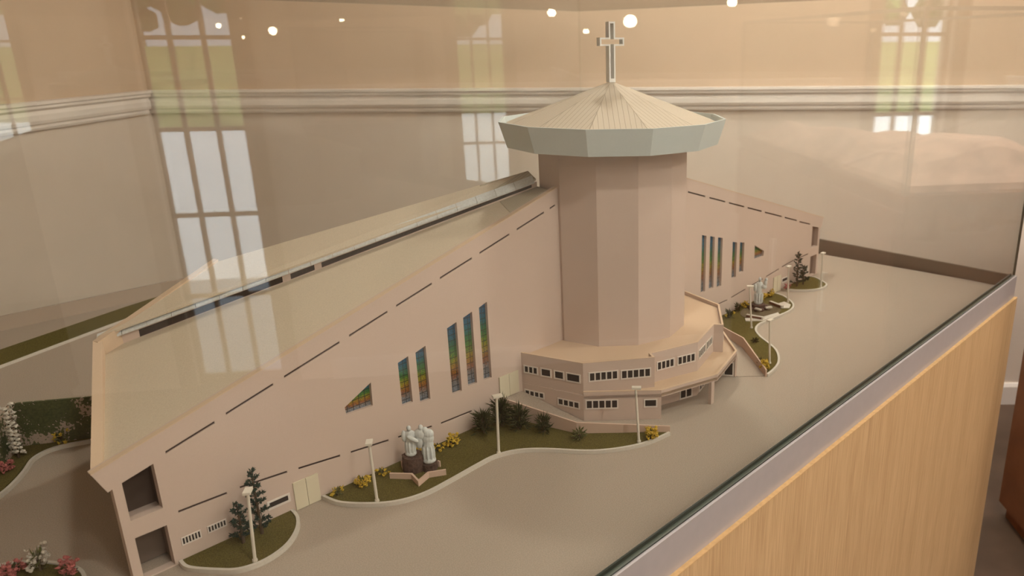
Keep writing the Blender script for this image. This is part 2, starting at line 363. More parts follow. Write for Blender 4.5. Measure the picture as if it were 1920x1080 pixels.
    # clerestory between the two roofs
    A = Vector((.335, 1.310, 0)); B = Vector((.948, 1.010, 0)); D = B - A; Ln = D.length; U = D / Ln
    NR = Vector((U.y, -U.x, 0))
    zb = lambda t: .166 + (.362 - .166) * t; zt = lambda t: zb(t) + .0165 - .0075 * t
    Xv = lambda v: Vector((X(v[0]), v[1], v[2]))
    Ux = Vector((X(1) - X(0), 1, 1)); Um = Vector((U.x * Ux.x, U.y, 0)); Nm = Vector((NR.x * Ux.x, NR.y, 0)); Am = Vector((X(A.x), A.y, 0))
    sg = [(.073, .377), (.395, .449), (.465, .986)]
    hl = [[(a * Ln, zb(a) + .002), (b * Ln, zb(b) + .0025), (b * Ln, zt(b) - .0018), (a * Ln, zt(a) - .0025)] for a, b in sg]
    c = MB(); c.plate(Am, Um, Nm, [(0, zb(0) - .004), (Ln, zb(1) - .004), (Ln, zt(1)), (0, zt(0))], hl, .003); c.build('clerestory_wall', M['stucco'], church)
    for lp in hl:
        c = MB(); c.plate(Am - Nm * .0015, Um, Nm, lp, [], .001); cw = c.build('clerestory_window', M['dark'], church)
        n = max(2, int((lp[1][0] - lp[0][0]) / .022)); c = MB(); hs = []
        lo = lambda a: zb(a / Ln) + .0026; hi = lambda a: zt(a / Ln) - .0026
        for k in range(n):
            a = lp[0][0] + (lp[1][0] - lp[0][0]) * k / n + .0004; b = lp[0][0] + (lp[1][0] - lp[0][0]) * (k + 1) / n - .0004
            hs.append([(a, lo(a) + .0003), (b, lo(b) + .0003), (b, hi(b) - .0003), (a, hi(a) - .0003)])
        c.plate(Am - Nm * .001, Um, Nm, lp, hs, .0004)
        c.build('mullion', M['slot'], cw)
    g = MB()
    nseg = 20
    for k in range(nseg):
        t0, t1 = (k + .01) / nseg - .008, (k + .985) / nseg - .008
        def gp(t, o, dz): return Am + Um * (t * Ln) + Nm * o + Vector((0, 0, zt(min(max(t, -.01), 1)) + dz))
        g.hexa([gp(t0, .0045, 0), gp(t1, .0045, 0), gp(t1, -.009, .006), gp(t0, -.009, .006), gp(t0, .0045, .0035), gp(t1, .0045, .0035), gp(t1, -.009, .0115), gp(t0, -.009, .0115)])
    g.build('gutter', M['gutter'], church)

def door(name, x0, x1, z0, z1, leaves=2):
    d = MB(); wd = (x1 - x0) / leaves
    for k in range(leaves): d.box(x0 + wd * k + .0003, x0 + wd * (k + 1) - .0003, YW - .0018, YW + .001, z0, z1)
    o = d.build(name, M['door'], church)
for X in ((lambda x: x), mx):
    door('door', *sorted((X(.4198), X(.4562))), .001, .0425)
    door('door', *sorted((X(.7845), X(.8270))), .034, .0735)

def facade_window(A, B, u0, u1, z0, z1, n, parent=church, fr=.0022, proud=.0012, depth=.0006, framed=True):
    """white framed strip of n panes on the facade line A-B (outward normal on the right of A->B)"""
    A = Vector((*A, 0)); B = Vector((*B, 0)); U = (B - A).normalized(); NR = Vector((U.y, -U.x, 0))
    O = A + NR * proud; hs = []; w = (u1 - u0 - fr) / n
    for k in range(n): hs.append([(u0 + fr + w * k, z0 + fr), (u0 + w * (k + 1), z0 + fr), (u0 + w * (k + 1), z1 - fr * .8), (u0 + fr + w * k, z1 - fr * .8)])
    m = MB(); m.plate(O, U, NR, [(u0, z0), (u1, z0), (u1, z1), (u0, z1)], hs, proud + .0004); f = m.build('window', M['frame'], parent)
    m = MB(); m.plate(A + NR * .0004, U, NR, [(u0 + .0004, z0 + .0004), (u1 - .0004, z0 + .0004), (u1 - .0004, z1 - .0004), (u0 + .0004, z1 - .0004)], [], .0006); m.build('pane', M['dark'], f)
    return f
# ground floor windows of the wings
for side in (0, 1):
    for (a, b, z0, z1, n) in ((.2768, .2998, .0222, .0332, 6), (.3075, .3308, .0235, .0332, 6), (.3832, .4145, .0182, .0310, 1)):
        if side == 0: facade_window((0, YW), (1, YW), a, b, z0, z1, n, fr=.0014 if n > 1 else .003)
        else: facade_window((0, YW), (1, YW), mx(b), mx(a), z0, z1, n, fr=.0014 if n > 1 else .003)

# ---- tower drum, crown, cone roof, cross
TC = (XC + .002, .942)
def ngon(R, z, n=12, c=TC): return [(c[0] + R * math.cos(math.radians(-90 + 360 / n * k)), c[1] + R * math.sin(math.radians(-90 + 360 / n * k)), z) for k in range(n)]
def loft(rings, caps=(True, True), mb=None):
    m = mb or MB(); n = len(rings[0]); vs = [v for r_ in rings for v in r_]; fs = []
    for i in range(len(rings) - 1):
        for k in range(n): fs.append((i * n + k, i * n + (k + 1) % n, (i + 1) * n + (k + 1) % n, (i + 1) * n + k))
    if caps[0]: fs.append(tuple(range(n - 1, -1, -1)))
    if caps[1]: fs.append(tuple(range((len(rings) - 1) * n, len(rings) * n)))
    m.add(vs, fs); return m
loft([ngon(.134, .004), ngon(.134, .440)]).build('tower_drum', M['stucco'], church)
m = loft([ngon(.128, .4316), ngon(.1871, .4316), ngon(.2003, .4746), ngon(.1965, .4746), ngon(.1935, .4640), ngon(.128, .4640)], (True, True)); m.build('crown_parapet', M['crown'], church)
m = MB(); bs = ngon(.1915, .4660); ap = (TC[0], TC[1], .5367)
m.add(bs + [ap], [(k, (k + 1) % 12, 12) for k in range(12)] + [tuple(range(11, -1, -1))]); cone = m.build('cone_roof', M['cone'], church)
cone.data.transform(Matrix.Translation(-Vector((TC[0], TC[1], 0)))); cone.location = Vector(cone.location) + Vector((TC[0], TC[1], 0))
# hollow box-section cross, its faces towards -x-y (about 38 degrees)
cr = MB(); ca = math.radians(-27)
U = Vector((math.cos(ca), math.sin(ca), 0)); NN = Vector((U.y, -U.x, 0)); O = Vector((TC[0], TC[1], 0)) + NN * .007
zb0, zt0, hw, aw = .535, .6335, .0058, .0222
za, zbm = .5945, .6080
outer = [(-hw, zb0), (hw, zb0), (hw, za), (aw, za), (aw, zbm), (hw, zbm), (hw, zt0), (-hw, zt0), (-hw, zbm), (-aw, zbm), (-aw, za), (-hw, za)]
i = .0028
inner = [(-hw + i, zb0 + .006), (hw - i, zb0 + .006), (hw - i, za + i), (aw - i, za + i), (aw - i, zbm - i), (hw - i, zbm - i), (hw - i, zt0 - i), (-hw + i, zt0 - i), (-hw + i, zbm - i), (-aw + i, zbm - i), (-aw + i, za + i), (-hw + i, za + i)]
cr.plate(O, U, NN, outer, [inner], .0022)
cr.plate(O - NN * .0128, U, NN, outer, [inner], .0022)
ring = MB()
for lp in (outer, inner):
    k = len(lp)
    pf = [O + U * p[0] + Vector((0, 0, p[1])) for p in lp]; pb = [v - NN * .0150 for v in pf]
    cr.add(pf + pb, [(j, (j + 1) % k, k + (j + 1) % k, k + j) for j in range(k)])
cr.build('cross', M['cross'], church, fix=False)

# ---- annex around the tower foot
L0, Bq, Cq, CI, MQ, DQ, B2, PQ = (.836, .9480), (.868, .834), (.964, .760), (.9735, .7750), (XC, .7450), (.952, .736), (.860, .826), (XC, .702)
R_ = lambda p: (mx(p[0]), p[1])
# upper block
ub = [L0, Bq, Cq, CI, MQ, R_(CI), R_(Cq), R_(Bq), R_(L0)]
m = MB(); m.prism(ub, .0462, .095)
m.build('upper_storey', M['stucco'], church)
# lower block
lb = [L0, (.8645, .8310), DQ, CI, MQ, R_(CI), R_(DQ), (mx(.8645), .831), R_(L0)]
m = MB(); m.prism(lb, 0, .0460); m.build('lower_storey', M['stucco'], church)
def strip(pts, w, z0, z1, closed=False, mb=None, left=True):
    """upright band of thickness w laid inside (left of) an open plan polyline"""
    m = mb or MB(); P = [Vector((p[0], p[1], 0)) for p in pts]; n = len(P); off = []
    for i in range(n):
        ds = []
        if i > 0: ds.append((P[i] - P[i - 1]).normalized())
        if i < n - 1: ds.append((P[i + 1] - P[i]).normalized())
        ns = [Vector((-d.y, d.x, 0)) for d in ds]; nn = sum(ns, Vector()) / len(ns); nn = nn / max(nn.length_squared, .15)
        off.append(P[i] + nn * w * (1 if left else -1))
    Z0 = z0 if isinstance(z0, (list, tuple)) else [z0] * n; Z1 = z1 if isinstance(z1, (list, tuple)) else [z1] * n
    for i in range(n - 1):
        a, b, c, d = P[i], P[i + 1], off[i + 1], off[i]
        m.hexa([(a.x, a.y, Z0[i]), (b.x, b.y, Z0[i + 1]), (c.x, c.y, Z0[i + 1]), (d.x, d.y, Z0[i]), (a.x, a.y, Z1[i]), (b.x, b.y, Z1[i + 1]), (c.x, c.y, Z1[i + 1]), (d.x, d.y, Z1[i])])
    return m
m = MB(); m.prism([(.842, .9475), (.872, .838), (.964, .766), (.976, .779), (XC, .749), (mx(.976), .779), (mx(.964), .766), (mx(.872), .838), (mx(.842), .9475)], .0951, .0958)
m.build('terrace_roof', M['terrace'], church)
strip(ub, .0035, .0945, .1015).build('terrace_parapet', M['stucco'], church)
strip(ub, .0037, .1015, .1022).build('terrace_coping', M['stucco_edge'], church)
# canopy slab with its rim
cn = [(.8645, .831), DQ, PQ, R_(DQ), (mx(.8645), .831)]
m = MB(); m.prism([(.8650, .8315), DQ, PQ, R_(DQ), (mx(.8650), .8315), (mx(.880), .840), (mx(.97), .79), (XC, .76), (.97, .79), (.880, .840)], .042, .0475); m.build('canopy_slab', M['terrace'], church)
strip(cn, .0035, .0405, .0525).build('canopy_rim', M['stucco'], church)
strip(cn, .0037, .0525, .0532).build('canopy_coping', M['stucco_edge'], church)
m = MB(); m.box(XC - .0155, XC - .0065, .7035, .7095, 0, .042); m.build('canopy_post', M['stucco'], church)
m = MB(); m.box(mx(.952) - .003, mx(.952) + .003, .7365, .7425, 0, .042); m.build('canopy_post', M['stucco'], church)
# annex windows: left flank, front, recessed bay, mirrored
for a, b, z0, z1, n in ((.0045, .0325, .0660, .0805, 3), (.0375, .0585, .0655, .0812, 1), (.0635, .0830, .0655, .0812, 1), (.0865, .1135, .0650, .0812, 1), (.0040, .0440, .0240, .0360, 4), (.0700, .1130, .0195, .0330, 4)):
    EQ = Bq if z0 > .05 else (.8645, .8310); WL = .1184 if z0 > .05 else .1204
    facade_window(L0, EQ, a, b, z0, z1, n); facade_window(R_(EQ), R_(L0), WL - b, WL - a, z0, z1, n)
for a, b, z0, z1, n in ((.0090, .0590, .0680, .0850, 5), (.0630, .1150, .0670, .0840, 5)):
    facade_window(Bq, Cq, a, b, z0, z1, n); facade_window(R_(Cq), R_(Bq), .1212 - b, .1212 - a, z0, z1, n)
LD = ((.8645, .831), DQ)
for a, b, z0, z1, n in ((.0030, .0575, .0215, .0385, 5), (.1000, .1225, .0225, .0375, 1)):
    facade_window(*LD, a, b, z0, z1, n); facade_window(R_(DQ), R_(LD[0]), .1295 - b, .1295 - a, z0, z1, n)
for a, b in ((.0110, .0480), (.0540, .0930)):
    facade_window(CI, MQ, a, b, .0670, .0840, 4); facade_window(MQ, R_(CI), .0981 - b, .0981 - a, .0670, .0840, 4)
facade_window(CI, MQ, .0600, .0880, .0005, .0240, 2, fr=.0026); facade_window(MQ, R_(CI), .0130, .0440, .0005, .0240, 2, fr=.0026)
facade_window(R_(CI), R_(DQ), .0030, .0400, .0005, .0290, 2, fr=.0026); facade_window(DQ, CI, .006, .036, .0005, .0290, 2, fr=.0026)

# ramps and retaining walls either side of the annex
for side in (0, 1):
    X = (lambda x: x) if side == 0 else mx
    m = MB(); q = [(.7875, YW), (.8215, .806), (.9150, .6945), (.952, .734), (.862, .829), (.836, YW)]; z = [.0335, .0020, .001, .001, .0015, .0310]
    m.prism([(X(a), b) for a, b in q], 0, z); tag(m.build('ramp', M['ground'], None), 'sloping grey ramp rising to the cream door on the %s side of the annex' % ('left' if side == 0 else 'right, farther'), 'ramp', 'ramps beside the annex')
    m = strip([(X(.784), YW), (X(.8185), .804), (X(.9168), .6905)], .0028, 0, [.0375, .0235, .0150], left=(side == 0))
    o = m.build('retaining_wall', M['pink_wall']); tag(o, 'pink low wall with slanting top edging the %s' % ('ramp at the near left of the annex' if side == 0 else 'far right ramp beyond the canopy'), 'wall', 'retaining walls along the ramps')

# ================================================================== GROUND, BEDS, KERBS
m = MB(); m.box(-.30, 2.113, .512, 2.14, -.02, 0)
o = m.build('model_base', M['ground']); tag(o, 'speckled grey ground board carrying the whole church model', 'base board')
def smooth_path(pts, n=6):
    out = []; P = [Vector(p) for p in pts]
    for i in range(len(P) - 1):
        p0 = P[max(i - 1, 0)]; p1 = P[i]; p2 = P[i + 1]; p3 = P[min(i + 2, len(P) - 1)]
        for k in range(n):
            t = k / n; out.append(.5 * ((2 * p1) + (-p0 + p2) * t + (2 * p0 - 5 * p1 + 4 * p2 - p3) * t * t + (-p0 + 3 * p1 - 3 * p2 + p3) * t ** 3))
    out.append(P[-1]); return [(v.x, v.y) for v in out]
def offset_path(pts, w, left=True):
    P = [Vector((p[0], p[1], 0)) for p in pts]; n = len(P); out = []
    for i in range(n):
        ds = []
        if i > 0: ds.append((P[i] - P[i - 1]).normalized())
        if i < n - 1: ds.append((P[i + 1] - P[i]).normalized())
        ns = [Vector((-d.y, d.x, 0)) for d in ds]; nn = sum(ns, Vector()) / len(ns); nn = nn / max(nn.length_squared, .15)
        q = P[i] + nn * w * (1 if left else -1); out.append((q.x, q.y))
    return out
def bed(curve, back, label, klabel, kleft=True, h=.0048):
    c = smooth_path(curve); m = MB(); m.prism(offset_path(c, .0044, kleft) + list(back), 0, h)
    g = m.build('grass_bed', M['grass']); tag(g, label, 'lawn', 'olive turf beds')
    k = strip(c, .0042, 0, .0060, left=kleft); o = k.build('kerb', M['kerb']); tag(o, klabel, 'kerb', 'pale kerbs round the beds')
endA = [(.2690, .9465), (.2700, .925), (.2880, .8960), (.3080, .8735), (.3370, .8660), (.3690, .8745), (.3950, .8960), (.4110, .9220), (.4160, .9465)]
bedA = [(.4570, .9465), (.4640, .9120), (.4905, .8755), (.5180, .8530), (.5540, .8420), (.6010, .8430), (.6540, .8470), (.6860, .8470), (.7180, .8340), (.7470, .8050), (.7840, .7510), (.8140, .7230), (.8520, .7010), (.8870, .6915), (.9150, .6885)]
bed(endA, [], 'small half-round turf bed at the near left end of the church', 'white kerb round the small near left turf bed')
bed(bedA, [(.8175, .8035), (.7830, .9465)], 'long wavy turf bed with statue group along the left front wall', 'long S-curved white kerb before the near statue')
m_ = lambda pts: [(mx(a), b) for a, b in pts]
bed(m_(endA), [], 'small half-round turf bed at the far right end of the church', 'white kerb round the small far right turf bed', kleft=False)
bed(m_(bedA), [(mx(.8175), .8035), (mx(.7830), .9465)], 'wavy turf bed with round plaza by the far right wall', 'curved white kerb before the far right plaza', kleft=False)
# rear strip of turf, ivy wall and its bed at the left
m = MB(); m.prism([(.10, 1.7800), (.302, 1.8765), (.52, 1.9745), (.80, 2.090), (.80, 2.1315), (.720, 2.1315), (.60, 2.092), (.326, 1.982), (.10, 1.895)], 0, .004); tag(m.build('grass_strip', M['grass']), 'straight turf strip along the rear left edge of the base', 'lawn', 'olive turf beds')
tag(strip([(.10, 1.7780), (.302, 1.8740), (.52, 1.9720), (.80, 2.088)], .0030, 0, .0055, left=False).build('kerb', M['kerb']), 'straight thin white kerb along the rear turf strip', 'kerb', 'pale kerbs round the beds')
bl = smooth_path([(.10, 1.235), (.171, 1.302), (.1924, 1.326), (.212, 1.354), (.2307, 1.386), (.2553, 1.4005), (.2829, 1.3975), (.330, 1.375)])
m = MB(); m.prism(offset_path(bl, .0048, True) + [(.335, 1.378), (.232, 1.448), (.187, 1.380), (.10, 1.33)], 0, .004); tag(m.build('grass_bed', M['grass']), 'dark turf bed with blossoming stem below the ivy wall at far left', 'lawn', 'olive turf beds')
tag(strip(bl, .0045, 0, .0062, left=False).build('kerb', M['kerb']), 'white kerb curving below the ivy wall at far left', 'kerb', 'pale kerbs round the beds')
m = strip([(.338, 1.376), (.235, 1.449), (.188, 1.382), (.13, 1.33)], .004, 0, [.074, .076, .060, .05], left=False)
o = m.build('garden_wall', [M['ivy']]); tag(o, 'beige garden wall overgrown with dark ivy left of the church', 'wall')
cs = smooth_path([(.05, 1.125), (.126, 1.104), (.1528, 1.0820), (.1726, 1.053), (.1847, 1.018), (.178, .975)])
m = MB(); m.prism(cs + [(.05, .975)], 0, .004); tag(m.build('grass_bed', M['grass']), 'corner turf bed with pink flowers at the bottom left', 'lawn', 'olive turf beds')
tag(strip(cs, .0042, 0, .006, left=True).build('kerb', M['kerb']), 'white kerb of the corner bed at the bottom left', 'kerb', 'pale kerbs round the beds')

# low V-shaped wall and two slabs at the near statue
tag(strip([(.5449, .9145), (.5640, .8890), (.5583, .8640), (.5830, .8730), (.6035, .8600)], .0028, .0045, .0135, left=True).build('bench_wall', M['pink_wall']), 'pink zigzag V-shaped low wall in front of the near statue group', 'wall')
for (x, y, a, lb_) in ((.5745, .9255, 1.15, 'small pink upright slab left of the near statue'), (.6105, .8915, 1.9, 'small pink upright slab right of the near statue')):
    m = MB(); m.bar((x - .006 * math.cos(a), y - .006 * math.sin(a), .0045), (x + .006 * math.cos(a), y + .006 * math.sin(a), .0045), .0022, .0100)
    tag(m.build('marker_slab', M['pink_wall']), lb_, 'slab', 'upright slabs by the statue')
# round plaza with paving and two brown benches at the far statue
pl = [(1.5300 + .062 * math.cos(t * math.pi / 12), .893 + .040 * math.sin(t * math.pi / 12)) for t in range(24)]
m = MB(); m.prism(pl, .0045, .0056); tag(m.build('plaza', M['plaza']), 'dark oval plaza around the far right statue', 'paving')
for q, lb_ in (([(1.448, .882), (1.475, .853), (1.535, .846), (1.545, .856), (1.490, .868), (1.462, .893)], 'pale paving wedge beside the nearer brown bench'), ([(1.590, .852), (1.615, .862), (1.625, .885), (1.600, .890), (1.578, .868)], 'pale paving wedge beside the farther brown bench')):
    m = MB(); m.prism(q, .0045, .0066); tag(m.build('paving_wedge', M['kerb']), lb_, 'paving', 'paving wedges of the far plaza')
for a, b, lb_ in (((1.4735, .8960), (1.4800, .8600), 'brown brick bench nearest the lamp on the far plaza'), ((1.5926, .9050), (1.5812, .8680), 'brown brick bench on the far side of the plaza')):
    bn = empty('bench', (*a, .0056), lb_, 'bench', 'brick benches on the far plaza')
    m = MB(); m.bar((*a, .0056), (*b, .0056), .006, .0058); m.build('seat_block', M['brick'], bn)
    m = MB(); m.bar((*a, .0114), (*b, .0114), .0066, .0010); m.bar((b[0], b[1], .0056), (b[0] + (b[0] - a[0]) * .10, b[1] + (b[1] - a[1]) * .10, .0056), .0066, .0068); m.build('white_edging', M['kerb'], bn)

# ================================================================== LAMPS
def lamp_post(x, y, dx, dy, h, a, label):
    r = empty('lamp_post', (x, y, .0045), label, 'street lamp', 'thin cream lamp posts around the church')
    m = MB(); m.tube((x, y, .0045), (x + dx, y + dy, h), .0021, .0019, 8); m.tube((x, y, .0045), (x, y, .0075), .0034, .0030, 8); m.build('pole', M['lamp'], r, smooth=False)
    m = MB(); c, s = math.cos(a), math.sin(a)
    m.bar((x + dx - c * .006, y + dy - s * .006, h - .001), (x + dx + c * .0085, y + dy + s * .0085, h - .001), .0085, .0032); m.build('lamp_head', M['lamp'], r)
LP = [(.3291, .8759, .004, -.004, .1000, .9, 'cream lamp post in the small bed at the near left end'),
      (.4997, .8774, -.001, .001, .0935, .9, 'cream lamp post left of the near statue group'),
      (.6954, .8512, .002, -.001, .0990, -.4, 'cream lamp post beside the dark shrubs, right of the near statue'),
      (.8597, .7084, -.003, .004, .0965, -.9, 'cream lamp post before the lower windows of the annex'),
      (1.4194, .8496, -.005, .006, .0995, -.9, 'cream lamp post left of the far statue'),
      (1.2693, .7154, -.003, .003, .0930, 0, 'cream lamp post in the narrow turf tip beyond the canopy'),
      (1.6300, .8780, -.002, .003, .0930, 0, 'cream lamp post at the far door past the plaza'),
      (1.7950, .8760, -.001, .001, .0925, 0, 'cream lamp post in the half-round bed at the far right end')]
for l in LP: lamp_post(*l)

# ================================================================== PLANTS
def conifer(x, y, h, rad, seed, label, nb=26):
    random.seed(seed); r = empty('conifer', (x, y, .0045), label, 'tree', 'dark model conifers')
    t = MB(); t.tube((x, y, .0045), (x, y, h * .96), .0022, .0007, 6); n = MB(); top = Vector((x, y, h))
    for k in range(nb):
        f = k / nb; z = .010 + (h - .012) * f; L_ = rad * (1 - f) ** .55 * random.uniform(.55, 1.1) + .003
        a = k * 2.4 + random.uniform(-.4, .4); d = Vector((math.cos(a), math.sin(a), random.uniform(.15, .7))).normalized()
        p0 = Vector((x, y, z)); p1 = p0 + d * L_; t.tube(p0, p1, .0007, .0004, 4)
        for q in range(int(8 + 26 * L_ / rad)):
            g = random.uniform(.25, 1.05); c = p0 + d * L_ * g
            n.leaf(c, d * .8 + Vector((random.gauss(0, .8), random.gauss(0, .8), random.gauss(.1, .8))), random.uniform(.003, .0055), .0022)
    for q in range(14): n.leaf(top - Vector((0, 0, random.uniform(.001, .012))), (random.gauss(0, .6), random.gauss(0, .6), 1), .005, .002)
    t.build('trunk', M['bark'], r); n.build('needles', M['needle'], r, fix=False)
conifer(.3620, .9250, .098, .014, 11, 'taller dark spindly conifer behind the lamp in the near left bed', 30)
conifer(.3375, .9235, .062, .014, 12, 'shorter dark conifer standing left of the tall one in the near left bed', 20)
conifer(mx(.3735), .9257, .096, .015, 13, 'taller dark conifer in the far right half-round bed', 30)
conifer(mx(.3485), .9215, .056, .013, 14, 'shorter dark conifer beside the tall one in the far right bed', 20)

def shrub(x, y, h, rad, nleaf, seed, label, leaf='leaf', flower=None, nf=0, z0=.0045, up=.9, wid=.0022, group='spiky shrubs in the beds', name='shrub'):
    random.seed(seed); r = empty(name, (x, y, z0), label, 'shrub', group)
    s = MB(); s.tube((x, y, z0), (x, y, z0 + h * .45), .0012, .0008, 5); n = MB(); fl = MB()
    for k in range(nleaf):
        a = random.uniform(0, 6.283); e = random.uniform(-.15, 1.0); zz = z0 + h * random.uniform(.05, .6)
        d = Vector((math.cos(a) * (1.15 - e) * rad / h * 1.6, math.sin(a) * (1.15 - e) * rad / h * 1.6, e * up)).normalized()
        base = Vector((x, y, zz)) + Vector((math.cos(a), math.sin(a), 0)) * rad * random.uniform(0, .35)
        L_ = min(random.uniform(.35, .75) * max(rad, h * .55), .02)
        n.leaf(base, d, L_, wid)
        if k % 3 == 0: s.tube((x, y, z0 + h * .1), base, .0005, .0004, 4)
    for k in range(nf):
        a = random.uniform(0, 6.283); e = random.uniform(.15, 1); rr = rad * random.uniform(.3, 1)
        fl.blob((x + rr * math.cos(a), y + rr * math.sin(a), z0 + h * e * random.uniform(.6, 1)), random.uniform(.0016, .0028))
        c = (x + rr * math.cos(a), y + rr * math.sin(a), z0 + h * e * .8)
        for q in range(3): fl.leaf(c, (random.gauss(0, 1), random.gauss(0, 1), random.uniform(.2, 1)), .005, .0022)
    s.build('stem', M['bark'], r); n.build('leaves', M[leaf], r, fix=False)
    if nf: fl.build('blossoms', M[flower], r, fix=False)
shrub(.4735, .9335, .016, .009, 40, 21, 'small yellow-green tuft right of the near left cream door', 'leaf2', 'yellow', 8, name='flowering_shrub', group='yellow flowering shrubs')
shrub(.5129, .9318, .012, .012, 40, 22, 'low yellow flowering shrub at the wall left of the second lamp', 'leaf2', 'yellow', 30, name='flowering_shrub', group='yellow flowering shrubs')
shrub(.5458, .9320, .014, .009, 40, 23, 'small yellow tuft at the wall just right of the second lamp', 'leaf2', 'yellow', 8, name='flowering_shrub', group='yellow flowering shrubs')
shrub(.6090, .9265, .020, .006, 20, 24, 'yellow blossoms hidden between the two white statue figures', 'leaf2', 'yellow', 14, name='flowering_shrub', group='yellow flowering shrubs')
shrub(.6390, .9290, .016, .009, 46, 25, 'small dark shrub with yellow flowers right behind the near statue', 'leaf', 'yellow', 8, name='flowering_shrub', group='yellow flowering shrubs')
shrub(.6640, .9270, .020, .012, 40, 26, 'bushy yellow flowering shrub between statue and dark shrubs', 'leaf', 'yellow', 30, name='flowering_shrub', group='yellow flowering shrubs')
shrub(.7240, .9200, .052, .023, 230, 27, 'dark spiky shrub left of the third lamp post')
shrub(.7580, .9150, .066, .024, 320, 28, 'tallest dark spiky shrub behind the third lamp post')
shrub(.7690, .8850, .054, .021, 230, 29, 'dark spiky shrub just right of the third lamp post')
shrub(.7870, .8475, .040, .021, 170, 30, 'dark spiky shrub below the slanting pink wall')
shrub(.8060, .7860, .026, .017, 100, 31, 'small green tuft at the bend of the near pink wall', 'leaf2')
shrub(.8800, .7000, .022, .010, 40, 32, 'bright yellow shrub at the right tip of the near bed', 'leaf', 'yellow', 60, name='flowering_shrub', group='yellow flowering shrubs')
shrub(1.4450, .9250, .026, .015, 90, 33, 'dark green shrub in the corner behind the canopy, with yellow sprigs', 'leaf', 'yellow', 6, name='flowering_shrub', group='yellow flowering shrubs')
shrub(1.4950, .9330, .026, .013, 90, 34, 'dark shrub against the far wall left of the lamp post')
shrub(1.5330, .9370, .018, .011, 30, 35, 'yellow flowering shrub behind the lamp left of the far statue', 'leaf', 'yellow', 24, name='flowering_shrub', group='yellow flowering shrubs')
shrub(1.6050, .9330, .020, .010, 30, 36, 'yellow shrub directly right of the far statue', 'leaf', 'yellow', 30, name='flowering_shrub', group='yellow flowering shrubs')
shrub(1.6400, .9330, .020, .010, 40, 37, 'yellow-topped dark shrub next to the far cream door', 'leaf', 'yellow', 20, name='flowering_shrub', group='yellow flowering shrubs')
shrub(1.7200, .9330, .016, .010, 30, 38, 'small red flowering shrub right of the far cream door', 'leaf', 'pinkf', 22, name='flowering_shrub', group='pink flowering plants')
shrub(1.2500, .7240, .018, .011, 60, 39, 'dark tuft above the yellow shrub in the turf tip beyond the canopy')
shrub(1.2380, .7080, .020, .010, 20, 40, 'yellow shrub in the turf tip beyond the canopy', 'leaf', 'yellow', 46, name='flowering_shrub', group='yellow flowering shrubs')
shrub(1.3500, .7985, .012, .012, 60, 47, 'low dark tuft halfway along the far pink wall')
# far left: blossoming stem, bush on the wall, pink flowers
random.seed(5); r = empty('blossom_tree', (.220, 1.4070, .004), 'slender tree thick with white blossom before the ivy wall at far left', 'tree')
t = MB(); t.tube((.220, 1.4070, .004), (.219, 1.407, .082), .0018, .0010, 6); f = MB()
for k in range(34):
    z = .010 + .078 * k / 33; a = k * 2.1; L_ = random.uniform(.003, .0085) * (1.3 if k in (31, 24, 14) else 1)
    p = Vector((.220, 1.407, z)); d = Vector((math.cos(a), math.sin(a), .35)); q = p + d * L_; t.tube(p, q, .0006, .0004, 4)
    f.blob(q, random.uniform(.0028, .0046), sq=(1, 1, .7))
    for w in range(4): f.leaf(q, (random.gauss(0, 1), random.gauss(0, 1), random.gauss(0, .6)), .0065, .003)
t.build('trunk', M['bark'], r); f.build('blossoms', M['whitef'], r, fix=False)
shrub(.2780, 1.4100, .026, .015, 60, 41, 'small bush with yellow sprigs at the foot of the ivy wall', 'leaf2', 'yellow', 8, z0=.004, name='flowering_shrub', group='yellow flowering shrubs')
shrub(.1960, 1.3700, .020, .011, 20, 42, 'pink flower clump in the bed at the left picture edge', 'leaf', 'pinkf', 44, z0=.004, name='flowering_shrub', group='pink flowering plants')
shrub(.2030, 1.4350, .062, .018, 200, 43, 'dark hedge bush behind the blossom tree at far left', z0=.0)
shrub(.1345, 1.0720, .018, .013, 30, 44, 'pink flower clump left of the pale shrub at the bottom left', 'leaf', 'pinkf', 34, z0=.004, name='flowering_shrub', group='pink flowering plants')
shrub(.1560, 1.0560, .040, .013, 30, 45, 'pale cream blossoming shrub in the bottom left corner bed', 'leaf2', 'whitef', 34, z0=.004, name='flowering_shrub', group='pale flowering shrubs')
shrub(.1760, 1.0220, .022, .012, 30, 46, 'pink flower clump right of the pale shrub at the bottom left', 'leaf', 'pinkf', 34, z0=.004, name='flowering_shrub', group='pink flowering plants')

